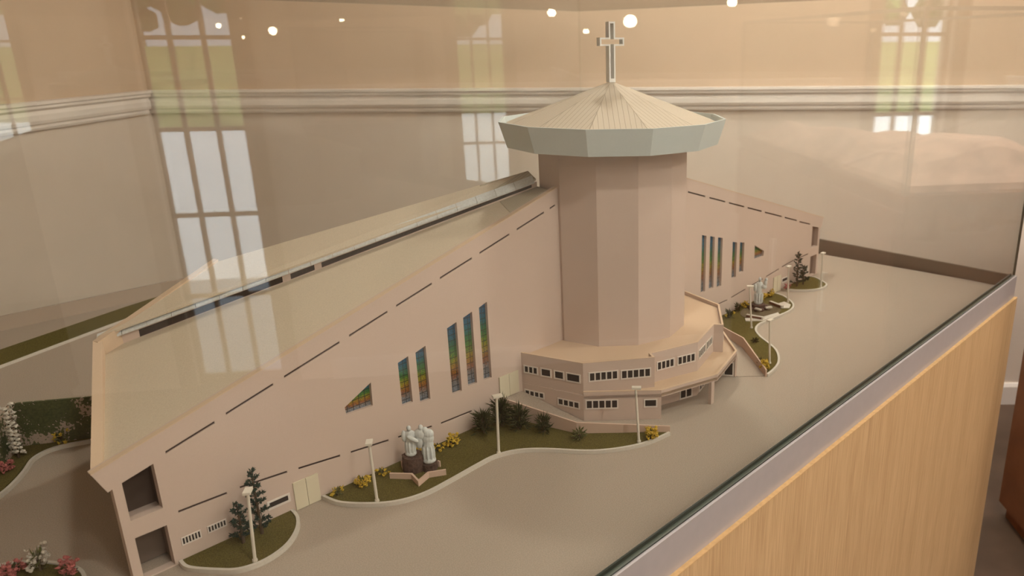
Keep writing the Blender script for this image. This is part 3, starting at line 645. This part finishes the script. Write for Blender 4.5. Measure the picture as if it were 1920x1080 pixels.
# ================================================================== STATUES
RT = Vector((.645, -.764, 0)); FW = Vector((.764, .645, 0))
def statue_mesh(parts, parent, name='figure', vox=.0007):
    m = MB()
    for c, r, sq, tilt in parts:
        rot = Matrix.Rotation(math.radians(-50), 3, 'Z') @ Matrix.Rotation(tilt, 3, 'Y')
        m.sphere(c, r, sq, 12, 8, rot)
    o = m.build(name, M['statue'], parent, smooth=True)
    rm = o.modifiers.new('merge', 'REMESH'); rm.mode = 'VOXEL'; rm.voxel_size = vox; rm.use_smooth_shade = True
    sm = o.modifiers.new('soften', 'SMOOTH'); sm.factor = .5; sm.iterations = 2
    return o
def robed(c, H, lean=0., bow=0.):
    """ellipsoids (centre, radius, squash, tilt) of one standing robed figure of height H; lean sideways, bow of the head"""
    c = Vector(c); P = []
    up = lambda f, s=0, d=0: c + Vector((0, 0, H * f)) + RT * (H * (s + lean * f)) - FW * (H * d)
    P += [(up(.07), H * .17, (1.05, .95, .60), 0), (up(.28), H * .145, (1.02, .90, 2.1), 0), (up(.50), H * .135, (1.05, .85, 1.9), lean), (up(.68), H * .145, (1.12, .80, 1.15), lean), (up(.76), H * .11, (1.45, .85, .7), 0)]
    for k in range(5):                           # hanging folds of the robe
        a = -1.4 + .7 * k; P.append((up(.26, .145 * math.sin(a), .125 * math.cos(a)), H * .030, (1, 1, 7.5), 0))
    P += [(up(.92, bow, .03), H * .078, (.9, .95, 1.15), 0)]
    return P, up
sg = empty('statue_group', (.5885, .9065, .0045), 'white statue group of embracing and bowing robed figures on brown drums, near left', 'statue')
m = MB(); c = (.5835, .9105)
def drum(cx, cy, r, z0, z1, seed):
    random.seed(seed); n = 14; rings = []
    for z in (z0, (z0 + z1) / 2, z1): rings.append([(cx + r * random.uniform(.92, 1.05) * math.cos(6.2832 * k / n), cy + r * random.uniform(.92, 1.05) * math.sin(6.2832 * k / n), z) for k in range(n)])
    return loft(rings)
drum(.5830, .9100, .0155, .0045, .0290, 3).build('pedestal', M['pedestal'], sg)
drum(.6000, .8955, .0125, .0045, .0150, 4).build('pedestal', M['pedestal'], sg)
P, up = robed((.5815, .9110, .0290), .048, .02)
P += [(up(.60, .12, .13), .0042, (2.2, .8, .8), .5), (up(.66, -.17, .04), .0042, (.8, .9, 2.2), 0), (up(.92, .34, -.02), .0040, (.9, .95, 1.15), 0), (up(.70, .30, -.03), .0066, (1.2, .8, 1.4), 0), (up(.45, .26, -.02), .0058, (1, .8, 2.0), 0)]
statue_mesh(P, sg, 'standing_figure')
P, up = robed((.6005, .8950, .0150), .058, .02, -.06)
P = P[:-1] + [(up(.90, -.05, .02), .0050, (.95, 1, 1.1), 0), (up(.80, .02, 0), .0074, (1.15, .9, 1.0), 0), (up(.60, -.17, .03), .0036, (1.9, .8, .8), -.5)]
statue_mesh(P, sg, 'robed_figure')
st = empty('statue', (1.5422, .9081, .0056), 'slim white standing statue on dark rocks at the far right plaza', 'statue')
drum(1.5422, .9081, .016, .0050, .0170, 6).build('pedestal', M['pedestal'], st)
m = MB()
for k in range(9):
    a = k * .7; m.blob((1.5422 + .021 * math.cos(a), .9081 + .019 * math.sin(a), .0085), .006, sq=(1.2, 1, .8))
m.build('rockery', M['pedestal'], st)
m = MB()
for a in (3.4, 4.6): m.bar((1.5422 + .022 * math.cos(a), .9081 + .022 * math.sin(a), .0110), (1.5422 + .032 * math.cos(a + .5), .9081 + .032 * math.sin(a + .5), .0110), .007, .0030)
m.build('stone_slab', M['kerb'], st)
P, up = robed((1.5422, .9081, .0165), .066, .02)
P = [(c_, r_ * .78, (q_[0], q_[1], q_[2] * 1.25), t_) for c_, r_, q_, t_ in P]
P += [(up(.66, .16, .05), .0055, (1.3, .9, 1.1), .4), (up(.80, .20, .06), .0050, (.9, .9, 1.3), 0), (up(.92, .22, .06), .0038, (1, 1, 1), 0), (up(.62, -.15, .03), .0050, (.8, .9, 2.0), 0)]
statue_mesh(P, st, 'figure', .0009)

# ================================================================== THE DISPLAY CASE
YF, XR, HL, ZT = .500, 2.113, .033, .715
XB, YB = 2.255, 2.140            # far corner (the right side runs slightly outwards)
ZF = -.95                         # floor of the room
case = empty('display_case', (1.0, 1.3, ZF), 'glass display case with aluminium base frame on an oak veneer cabinet, holding the church model', 'display case')
XL = -.32
cor = [(XL, YF), (XR, YF), (XB, YB), (XL, YB)]
g = .006
def pane(a, b, z0, z1):
    a = Vector((*a, 0)); b = Vector((*b, 0)); d = (b - a).normalized(); n = Vector((-d.y, d.x, 0)) * g
    a2 = a + d * .0005; b2 = b - d * .0005; m = MB()
    vs = [a2 + Vector((0, 0, z0)), b2 + Vector((0, 0, z0)), b2 + n + Vector((0, 0, z0)), a2 + n + Vector((0, 0, z0)), a2 + Vector((0, 0, z1)), b2 + Vector((0, 0, z1)), b2 + n + Vector((0, 0, z1)), a2 + n + Vector((0, 0, z1))]
    front = abs(a.y - b.y) < 1e-6 and a.y < 1
    m.add(vs, [(0, 1, 5, 4), (2, 3, 7, 6)], 0); m.add(vs, [(4, 5, 6, 7)], 1); m.add(vs, [(3, 2, 1, 0), (1, 2, 6, 5), (3, 0, 4, 7)], 1 if front else 0)
    m.build('glass_pane', [M['glass'], M['edge_glass']], case)
for i in range(4): pane(cor[i], cor[(i + 1) % 4], HL, ZT - .006)
m = MB(); P4 = [(x, y, ZT - .006) for x, y in cor]; P8 = [(x, y, ZT) for x, y in cor]
m.add(P4 + P8, [(3, 2, 1, 0), (4, 5, 6, 7)], 0); m.add(P4 + P8, [(0, 1, 5, 4), (1, 2, 6, 5), (2, 3, 7, 6), (3, 0, 4, 7)], 1)
m.build('glass_lid', [M['glass'], M['edge_glass']], case)
# aluminium frame: outer fascia, with the inner riser down to the ground board
def ring_strip(name, mt, off0, off1, z0, z1):
    def off(o): return [(XL - o, YF - o), (XR + o, YF - o), (XB + o, YB + o), (XL - o, YB + o)]
    A_ = off(off0); B_ = off(off1); m = MB()
    for i in range(4):
        a, b, c, d = A_[i], A_[(i + 1) % 4], B_[(i + 1) % 4], B_[i]
        m.hexa([(*a, z0), (*b, z0), (*c, z0), (*d, z0), (*a, z1), (*b, z1), (*c, z1), (*d, z1)])
    return m.build(name, mt, case)
ring_strip('base_frame', M['alu'], .004, -.0005, -.032, HL - .002)
m = MB(); m.box(XL + .002, XR - .010, YF + .0063, YF + .0090, .004, HL + .0045); m.build('glass_foot_band', M['glass_foot_band'], case)  # added strip; its colour stands for the dark refraction at the pane foot
m = MB(); m.hexa([(XR - .001, YF + .008, -.02), (XB - .001, YB - .008, -.02), (XB - .009, YB - .008, -.02), (XR - .009, YF + .008, -.02), (XR - .001, YF + .008, HL), (XB - .001, YB - .008, HL), (XB - .009, YB - .008, HL), (XR - .009, YF + .008, HL)]); m.build('side_riser', M['riser'], case)
m = MB(); m.box(XL + .001, XB - .010, YB - .008, YB - .0008, -.02, HL - .001); m.build('rear_riser', M['riser_back'], case)
m = MB(); m.box(XL + .001, XR - .010, YF + .0065, YF + .011, -.02, .004); m.build('front_riser', M['riser_back'], case)
ring_strip('oak_panel', M['wood'], .0110, -.010, ZF + .06, -.0275)
ring_strip('oak_edging', M['wood_edge'], .0114, .0030, -.0275, -.0262)
ring_strip('plinth', M['darkwood'], -.03, -.045, ZF, ZF + .06)
m = MB(); m.prism([(XL + .01, YF + .011), (XR - .012, YF + .011), (XB - .012, YB - .011), (XL + .01, YB - .011)], -.05, -.0205); m.build('deck', M['riser_back'], case)

# ================================================================== THE ROOM
def rp(f, l, z): return Vector((FW.x * f + RT.x * l, FW.y * f + RT.y * l, z))
FB, FN, LL, LR = 3.25, -3.2, -1.905, 3.0        # back wall, near wall, left and right wall
ZC = 1.85; ZR0, ZR1 = .342, .432
TH = .12
def wall(name, P0, P1, out, holes=()):
    """room wall with tan upper and greige lower paint; out = direction away from the room"""
    P0 = Vector(P0); P1 = Vector(P1); L_ = (P1 - P0).length; U = (P1 - P0) / L_; n = -Vector(out)
    m = MB()
    def part(z0, z1, mi):
        hs = []; xs = [(0, z0), (L_, z0), (L_, z1), (0, z1)]
        if not holes: m.plate((P0.x, P0.y, 0), U, n, xs, [], TH, mi); return
        a = 0
        for (h0, h1, hz0, hz1) in holes:
            m.plate((P0.x, P0.y, 0), U, n, [(a, z0), (h0, z0), (h0, z1), (a, z1)], [], TH, mi)
            if hz1 < z1: m.plate((P0.x, P0.y, 0), U, n, [(h0, max(hz1, z0)), (h1, max(hz1, z0)), (h1, z1), (h0, z1)], [], TH, mi)
            a = h1
        m.plate((P0.x, P0.y, 0), U, n, [(a, z0), (L_, z0), (L_, z1), (a, z1)], [], TH, mi)
    part(ZF, .39, 1); part(.39, ZC, 0)
    o = m.build(name, [M['wall_up'], M['wall_low']]); tag(o, kind='structure'); return o
WH = [(-.80, -.40), (2.52, 2.90)]               # french windows in the right wall: (near, far) along the room
WZ0, WZ1 = ZF + .02, 1.20
wall('wall_back', rp(FB, LL - TH, 0), rp(FB, LR + TH, 0), FW)
wall('wall_left', rp(FN, LL, 0), rp(FB, LL, 0), -RT)
wall('wall_front', rp(FN, LL - TH, 0), rp(FN, LR + TH, 0), -FW)
wall('wall_right', rp(FN, LR, 0), rp(FB, LR, 0), RT, [(a - FN, b - FN, ZF, WZ1) for a, b in WH])
m = MB(); q = [rp(FN - TH, LL - TH, 0), rp(FB + TH, LL - TH, 0), rp(FB + TH, LR + TH, 0), rp(FN - TH, LR + TH, 0)]
m.prism([(v.x, v.y) for v in q], ZC, ZC + .2); tag(m.build('ceiling', M['ceil']), kind='structure')
m = MB(); m.prism([(v.x, v.y) for v in q], ZF - .15, ZF); tag(m.build('floor', M['floor']), kind='structure')
# moulded chair rail
prof = [(0, ZR0), (.012, ZR0), (.016, ZR0 + .008), (.014, ZR0 + .016), (.022, ZR0 + .020), (.026, ZR0 + .030), (.026, ZR0 + .048), (.020, ZR0 + .060), (.032, ZR0 + .068), (.032, ZR0 + .076), (.038, ZR0 + .080), (.038, ZR1), (0, ZR1)]
def moulding(name, A, B, inn, pr):
    A = Vector(A); B = Vector(B); inn = Vector(inn); n = len(pr); m = MB()
    vs = [A + inn * p[0] + Vector((0, 0, p[1])) for p in pr] + [B + inn * p[0] + Vector((0, 0, p[1])) for p in pr]
    tr = tessellate_polygon([[Vector((p[0], p[1], 0)) for p in pr]])
    m.add(vs, [(k, (k + 1) % n, n + (k + 1) % n, n + k) for k in range(n)] + [tuple(t) for t in tr] + [tuple(i + n for i in t) for t in tr])
    return tag(m.build(name, M['rail']), kind='structure')
moulding('trim_1', rp(FB, LL, 0), rp(FB, LR, 0), -FW, prof)
moulding('trim_2', rp(FN, LL, 0), rp(FB - .038, LL, 0), RT, prof)
moulding('trim_3', rp(-.15, LR, 0), rp(2.33, LR, 0), -RT, prof)
bprof = [(0, ZF), (.018, ZF), (.018, ZF + .085), (.010, ZF + .10), (0, ZF + .10)]
moulding('baseboard_back', rp(FB, LL, 0), rp(FB, LR, 0), -FW, bprof)
moulding('baseboard_left', rp(FN, LL, 0), rp(FB - .02, LL, 0), RT, bprof)
moulding('baseboard_right', rp(-.18, LR, 0), rp(2.33, LR, 0), -RT, bprof)
# french windows
for i, (a, b) in enumerate(WH):
    w = empty('window_%d' % (i + 1), rp((a + b) / 2, LR, ZF), kind='structure')
    U = FW; O = rp(a, LR + .03, 0); L_ = b - a; nc = 3; zs = [WZ0, WZ0 + .42, WZ0 + .80, WZ0 + 1.18, WZ0 + 1.56, WZ1]
    fr = .018; hs = []
    xs = [L_ * k / nc for k in range(nc + 1)]
    for k in range(nc):
        for j in range(5):
            x0 = xs[k] + (fr * 1.3 if k == 0 else fr / 2); x1 = xs[k + 1] - (fr * 1.3 if k == nc - 1 else fr / 2)
            z0 = zs[j] + (fr * 1.6 if j == 0 else fr / 2); z1 = zs[j + 1] - (fr * 1.5 if j == 4 else fr / 2)
            hs.append([(x0, z0), (x1, z0), (x1, z1), (x0, z1)])
    m = MB(); m.plate(O, U, -RT, [(0, ZF + .001), (L_, ZF + .001), (L_, WZ1), (0, WZ1)], hs, .022); m.build('frame', M['winframe'], w)
    m = MB(); m.plate(O + RT * .009, U, -RT, [(.02, WZ0 + .02), (L_ - .02, WZ0 + .02), (L_ - .02, WZ1 - .02), (.02, WZ1 - .02)], [], .004); m.build('window_pane', M['winglass'], w)
    m = MB(); m.plate(rp(a, LR - .001, 0), U, -RT, [(-.07, ZF), (0, ZF), (0, WZ1), (L_, WZ1), (L_, ZF), (L_ + .07, ZF), (L_ + .07, WZ1 + .07), (-.07, WZ1 + .07)], [], .02)
    m.v = [tuple(Vector(v) - RT * .02) for v in m.v]; m.build('window_frame', M['winframe'], w)

# ---- added dark box and other case in the room
def room_box(m, f0, f1, l0, l1, z0, z1, mi=0):
    q = [rp(f0, l0, 0), rp(f1, l0, 0), rp(f1, l1, 0), rp(f0, l1, 0)]; m.hexa([(v.x, v.y, z0) for v in q] + [(v.x, v.y, z1) for v in q], mi)
def upto(o): return o
wd = empty('dark_reflection_box', rp(-2.3, 2.7, ZF), 'tall dark brown wooden box with doors, added to darken the left of the glass reflection', 'dark_reflection_box')  # added box standing in for a person's dark reflection in the glass
m = MB(); room_box(m, -3.15, -1.30, 2.42, 2.985, ZF + .06, 1.25); room_box(m, -3.12, -1.33, 2.45, 2.97, ZF, ZF + .06); m.build('body', M['darkwood'], wd)
for k in range(3):
    m = MB(); room_box(m, -3.14 + .61 * k, -2.54 + .61 * k, 2.40, 2.419, ZF + .09, 1.22); d = m.build('door', M['darkwood'], wd)
    m = MB(); room_box(m, -2.60 + .61 * k, -2.58 + .61 * k, 2.375, 2.40, .0, .16); m.build('handle', M['white_metal'], d)
# second display case to the right of the camera, its corner leg seen past the oak cabinet, the rest as a reflection
F0, F1, S0, S1, ZT2 = 1.767, 2.38, 1.255, 2.80, .19
rc = empty('relief_display_case', rp((F0 + F1) / 2, (S0 + S1) / 2, ZF), 'second glass case on a red-brown wooden cabinet beyond the right end of the oak one', 'display case')
m = MB(); room_box(m, F0 + .01, F1 - .01, S0 + .01, S1 - .01, ZF + .05, ZT2 - .025); room_box(m, F0 + .03, F1 - .03, S0 + .03, S1 - .03, ZF, ZF + .05); m.build('cabinet', M['redwood'], rc)
m = MB(); room_box(m, F0, F1, S0, S1, ZT2 - .025, ZT2); m.build('cabinet_top', M['redwood'], rc)
for k in range(3):
    m = MB(); room_box(m, F0 - .006, F0 + .009, S0 + .02 + .51 * k, S0 + .51 + .51 * k, ZF + .08, ZT2 - .05); d = m.build('door', M['redwood'], rc)
    m = MB(); room_box(m, F0 - .02, F0 - .006, S0 + .46 + .51 * k, S0 + .475 + .51 * k, -.30, -.16); m.build('handle', M['white_metal'], d)
for (a, b, c_, d_) in ((F0 + .002, F0 + .008, S0 + .006, S1 - .006), (F1 - .008, F1 - .002, S0 + .006, S1 - .006), (F0 + .012, F1 - .012, S0 + .002, S0 + .008), (F0 + .012, F1 - .012, S1 - .008, S1 - .002)):
    m = MB(); room_box(m, a, b, c_, d_, ZT2, .674); m.build('glass_pane', M['winglass'], rc)
m = MB()
for f_ in (F0, F1 - .01):
    for l_ in (S0, S1 - .01): room_box(m, f_, f_ + .010, l_, l_ + .010, ZT2, .675)
for f_ in (F0, F1 - .01): room_box(m, f_, f_ + .010, S0, S1, .675, .685)
for l_ in (S0, S1 - .01): room_box(m, F0 + .010, F1 - .010, l_, l_ + .010, .675, .685)
m.build('metal_frame', M['frame_grey'], rc)
random.seed(9); nx, ny = 30, 60; vs = []
hh = [(random.uniform(F0 + .08, F1 - .08), random.uniform(S0 + .1, S1 - .1), random.uniform(.10, .30), random.uniform(.05, .12)) for _ in range(26)]
for j_ in range(ny + 1):
    for i_ in range(nx + 1):
        x = F0 + .04 + (F1 - F0 - .08) * i_ / nx; y = S0 + .04 + (S1 - S0 - .08) * j_ / ny
        z = sum(a * math.exp(-((x - px_) ** 2 + (y - py_) ** 2) / (2 * s_ * s_)) for px_, py_, a, s_ in hh) * .45 + random.uniform(0, .007)
        ed = min(i_, nx - i_, j_, ny - j_) / 3; vs.append(rp(x, y, ZT2 + .021 + min(z * .35, .11) * min(1, ed)))
m = MB(); m.add(vs, [(j_ * (nx + 1) + i_, j_ * (nx + 1) + i_ + 1, (j_ + 1) * (nx + 1) + i_ + 1, (j_ + 1) * (nx + 1) + i_) for j_ in range(ny) for i_ in range(nx)])
room_box(m, F0 + .04, F1 - .04, S0 + .04, S1 - .04, ZT2 + .001, ZT2 + .0208)
tag(m.build('terrain_relief', M['relief'], smooth=False), 'pink sandstone mountain relief inside the second glass case, seen as a faint reflection', 'relief model')

# ---- lamps of the room
def sconce(f, z, s, label, l=None):
    o = empty('wall_lamp', rp(f, LR, z), label, 'wall lamp', 'small wall lamps opposite the case')
    m = MB(); c = rp(f, LR - .008, z); m.tube(rp(f, LR - .001, z), rp(f, LR - .05, z), s * 1.1, s * 1.2, 20); m.build('housing', M['white_metal'], o)
    m = MB(); m.sphere(rp(f, LR - .055, z), s, (1, 1, 1), 16, 10); m.build('bulb', M['lampglow'], o, smooth=True)
LAMPS = [(1.29, .690, .026, 'round glowing wall lamp straight above the cross'), (1.76, .770, .018, 'small glowing wall lamp right of the cross'), (.94, .725, .015, 'small glowing wall lamp left of the cross'),
         (1.09, .648, .009, 'dimmest tiny wall lamp low left of the cross')]
for f, z, s, lb_ in LAMPS: sconce(f, z, s, lb_)
for f, l in ((-1.6, 1.9), (-.7, 1.2), (.1, .5), (.3, 2.2), (1.4, 1.3), (2.7, 2.3), (2.7, .9), (1.4, 2.5), (2.3, .0), (-2.6, 2.6), (-1.0, 2.5), (-2.4, .8)):  # unseen downlights, several added to brighten the back wall, cabinet and facade
    if 1:
        dl = empty('fill_downlight', rp(f, l, ZC - .012), 'round recessed warm ceiling downlight with white ring, unseen and placed to brighten model and walls', 'ceiling lamp', 'downlights in the ceiling')
        m = MB(); m.tube(rp(f, l, ZC - .012), rp(f, l, ZC - .001), .085, .085, 24); m.build('trim_ring', M['white_metal'], dl)
        m = MB(); m.tube(rp(f, l, ZC - .016), rp(f, l, ZC - .0125), .070, .070, 24); m.build('diffuser', M['downlight'], dl)

# ================================================================== OUTDOORS BEHIND THE WINDOWS
def outq(name, mt, pts):
    m = MB(); m.prism([(rp(f, l, 0).x, rp(f, l, 0).y) for f, l, z in pts], [z - .3 for f, l, z in pts], [z for f, l, z in pts]); return m.build(name, mt)
tag(outq('courtyard_paving', M['paving'], [(-22, LR + TH + .02, ZF - .02), (22, LR + TH + .02, ZF - .02), (22, 16, ZF), (-22, 16, ZF)]), kind='structure')
tag(outq('garden_ridge', M['lawn'], [(-40, 34.02, .5), (40, 34.02, .5), (40, 42, .55), (-40, 42, .55)]), 'level grassy ridge under the trees outside the windows', 'lawn')
tag(outq('garden_lawn', M['lawn'], [(-40, 16.01, ZF), (40, 16.01, ZF), (40, 34, .55), (-40, 34, .55)]), 'sloping green lawn beyond the pale courtyard outside the windows', 'lawn')
random.seed(3)
for k in range(9):
    f = -19 + 5.2 * k + random.uniform(-1, 1); l = 35.6 + random.uniform(-.3, .3); base = rp(f, l, .56)
    tr = empty('garden_tree', base, 'round leafy tree on the lawn outside the windows', 'tree', 'trees on the lawn outside')
    m = MB(); m.tube(base, base + Vector((0, 0, 1.6)), .16, .1, 8); m.build('trunk', M['bark'], tr)
    m = MB()
    for q in range(16):
        m.blob(base + Vector((random.gauss(0, .8), random.gauss(0, .8), 2.1 + random.gauss(0, .55))), random.uniform(.5, .95))
    m.build('crown', M['foliage_out'], tr, smooth=False, fix=False)

# ================================================================== LIGHT
wd_ = bpy.data.worlds.new('sky'); SC.world = wd_; wd_.use_nodes = True
bg = wd_.node_tree.nodes['Background']; bg.inputs['Color'].default_value = (.82, .91, 1.0, 1); bg.inputs['Strength'].default_value = 3.0
sun = bpy.data.lights.new('sun', 'SUN'); sun.energy = 23; sun.angle = .01; sun.color = (1, .95, .87)
so = bpy.data.objects.new('sun', sun); COL.objects.link(so)
sd = (RT * math.cos(math.radians(58)) + FW * .12 - Vector((0, 0, math.sin(math.radians(58))))).normalized()
so.rotation_euler = sd.to_track_quat('-Z', 'Y').to_euler()
for i, (a, b) in enumerate(WH):                 # light portals in the window openings help the sky light find its way in
    L_ = bpy.data.lights.new('window_portal', 'AREA'); L_.shape = 'RECTANGLE'; L_.size = b - a; L_.size_y = WZ1 - ZF; L_.cycles.is_portal = True
    o = bpy.data.objects.new('window_portal', L_); COL.objects.link(o); o.location = rp((a + b) / 2, LR + TH + .01, (WZ1 + ZF) / 2)
    o.rotation_euler = Matrix((FW, Vector((0, 0, 1)), FW.cross(Vector((0, 0, 1))))).transposed().to_euler()

# ================================================================== CAMERA
f_px, ppx, ppy = 1486., 1180., 575.
V1, V2 = (2501., 72.), (-677., 90.)
def dv(p): return Vector(((p[0] - ppx) / f_px, -(p[1] - ppy) / f_px, -1)).normalized()
ax = dv(V1); ay = dv(V2); ay = (ay - ax * ax.dot(ay)).normalized(); az = ax.cross(ay)
cam = bpy.data.cameras.new('camera'); co = bpy.data.objects.new('camera', cam); COL.objects.link(co); SC.camera = co
Rm = Matrix((ax, ay, az)).to_4x4(); co.matrix_world = Matrix.Translation((0, 0, .6)) @ Rm
cam.sensor_width = 36; cam.sensor_fit = 'HORIZONTAL'; cam.lens = f_px / 1920 * 36
cam.shift_x = -(ppx - 960) / 1920; cam.shift_y = (ppy - 540) / 1920
cam.clip_start = .02; cam.clip_end = 200
cam.dof.use_dof = True; cam.dof.focus_distance = 1.22; cam.dof.aperture_fstop = 7.0
vs_ = SC.view_settings; vs_.view_transform = 'Standard'; vs_.look = 'None'; vs_.gamma = 1; vs_.use_curve_mapping = False; vs_.exposure = 0.06
SC.cycles.max_bounces = 8; SC.cycles.transparent_max_bounces = 16; SC.cycles.diffuse_bounces = 4; SC.cycles.glossy_bounces = 4
SC.cycles.caustics_reflective = False; SC.cycles.sample_clamp_indirect = 6
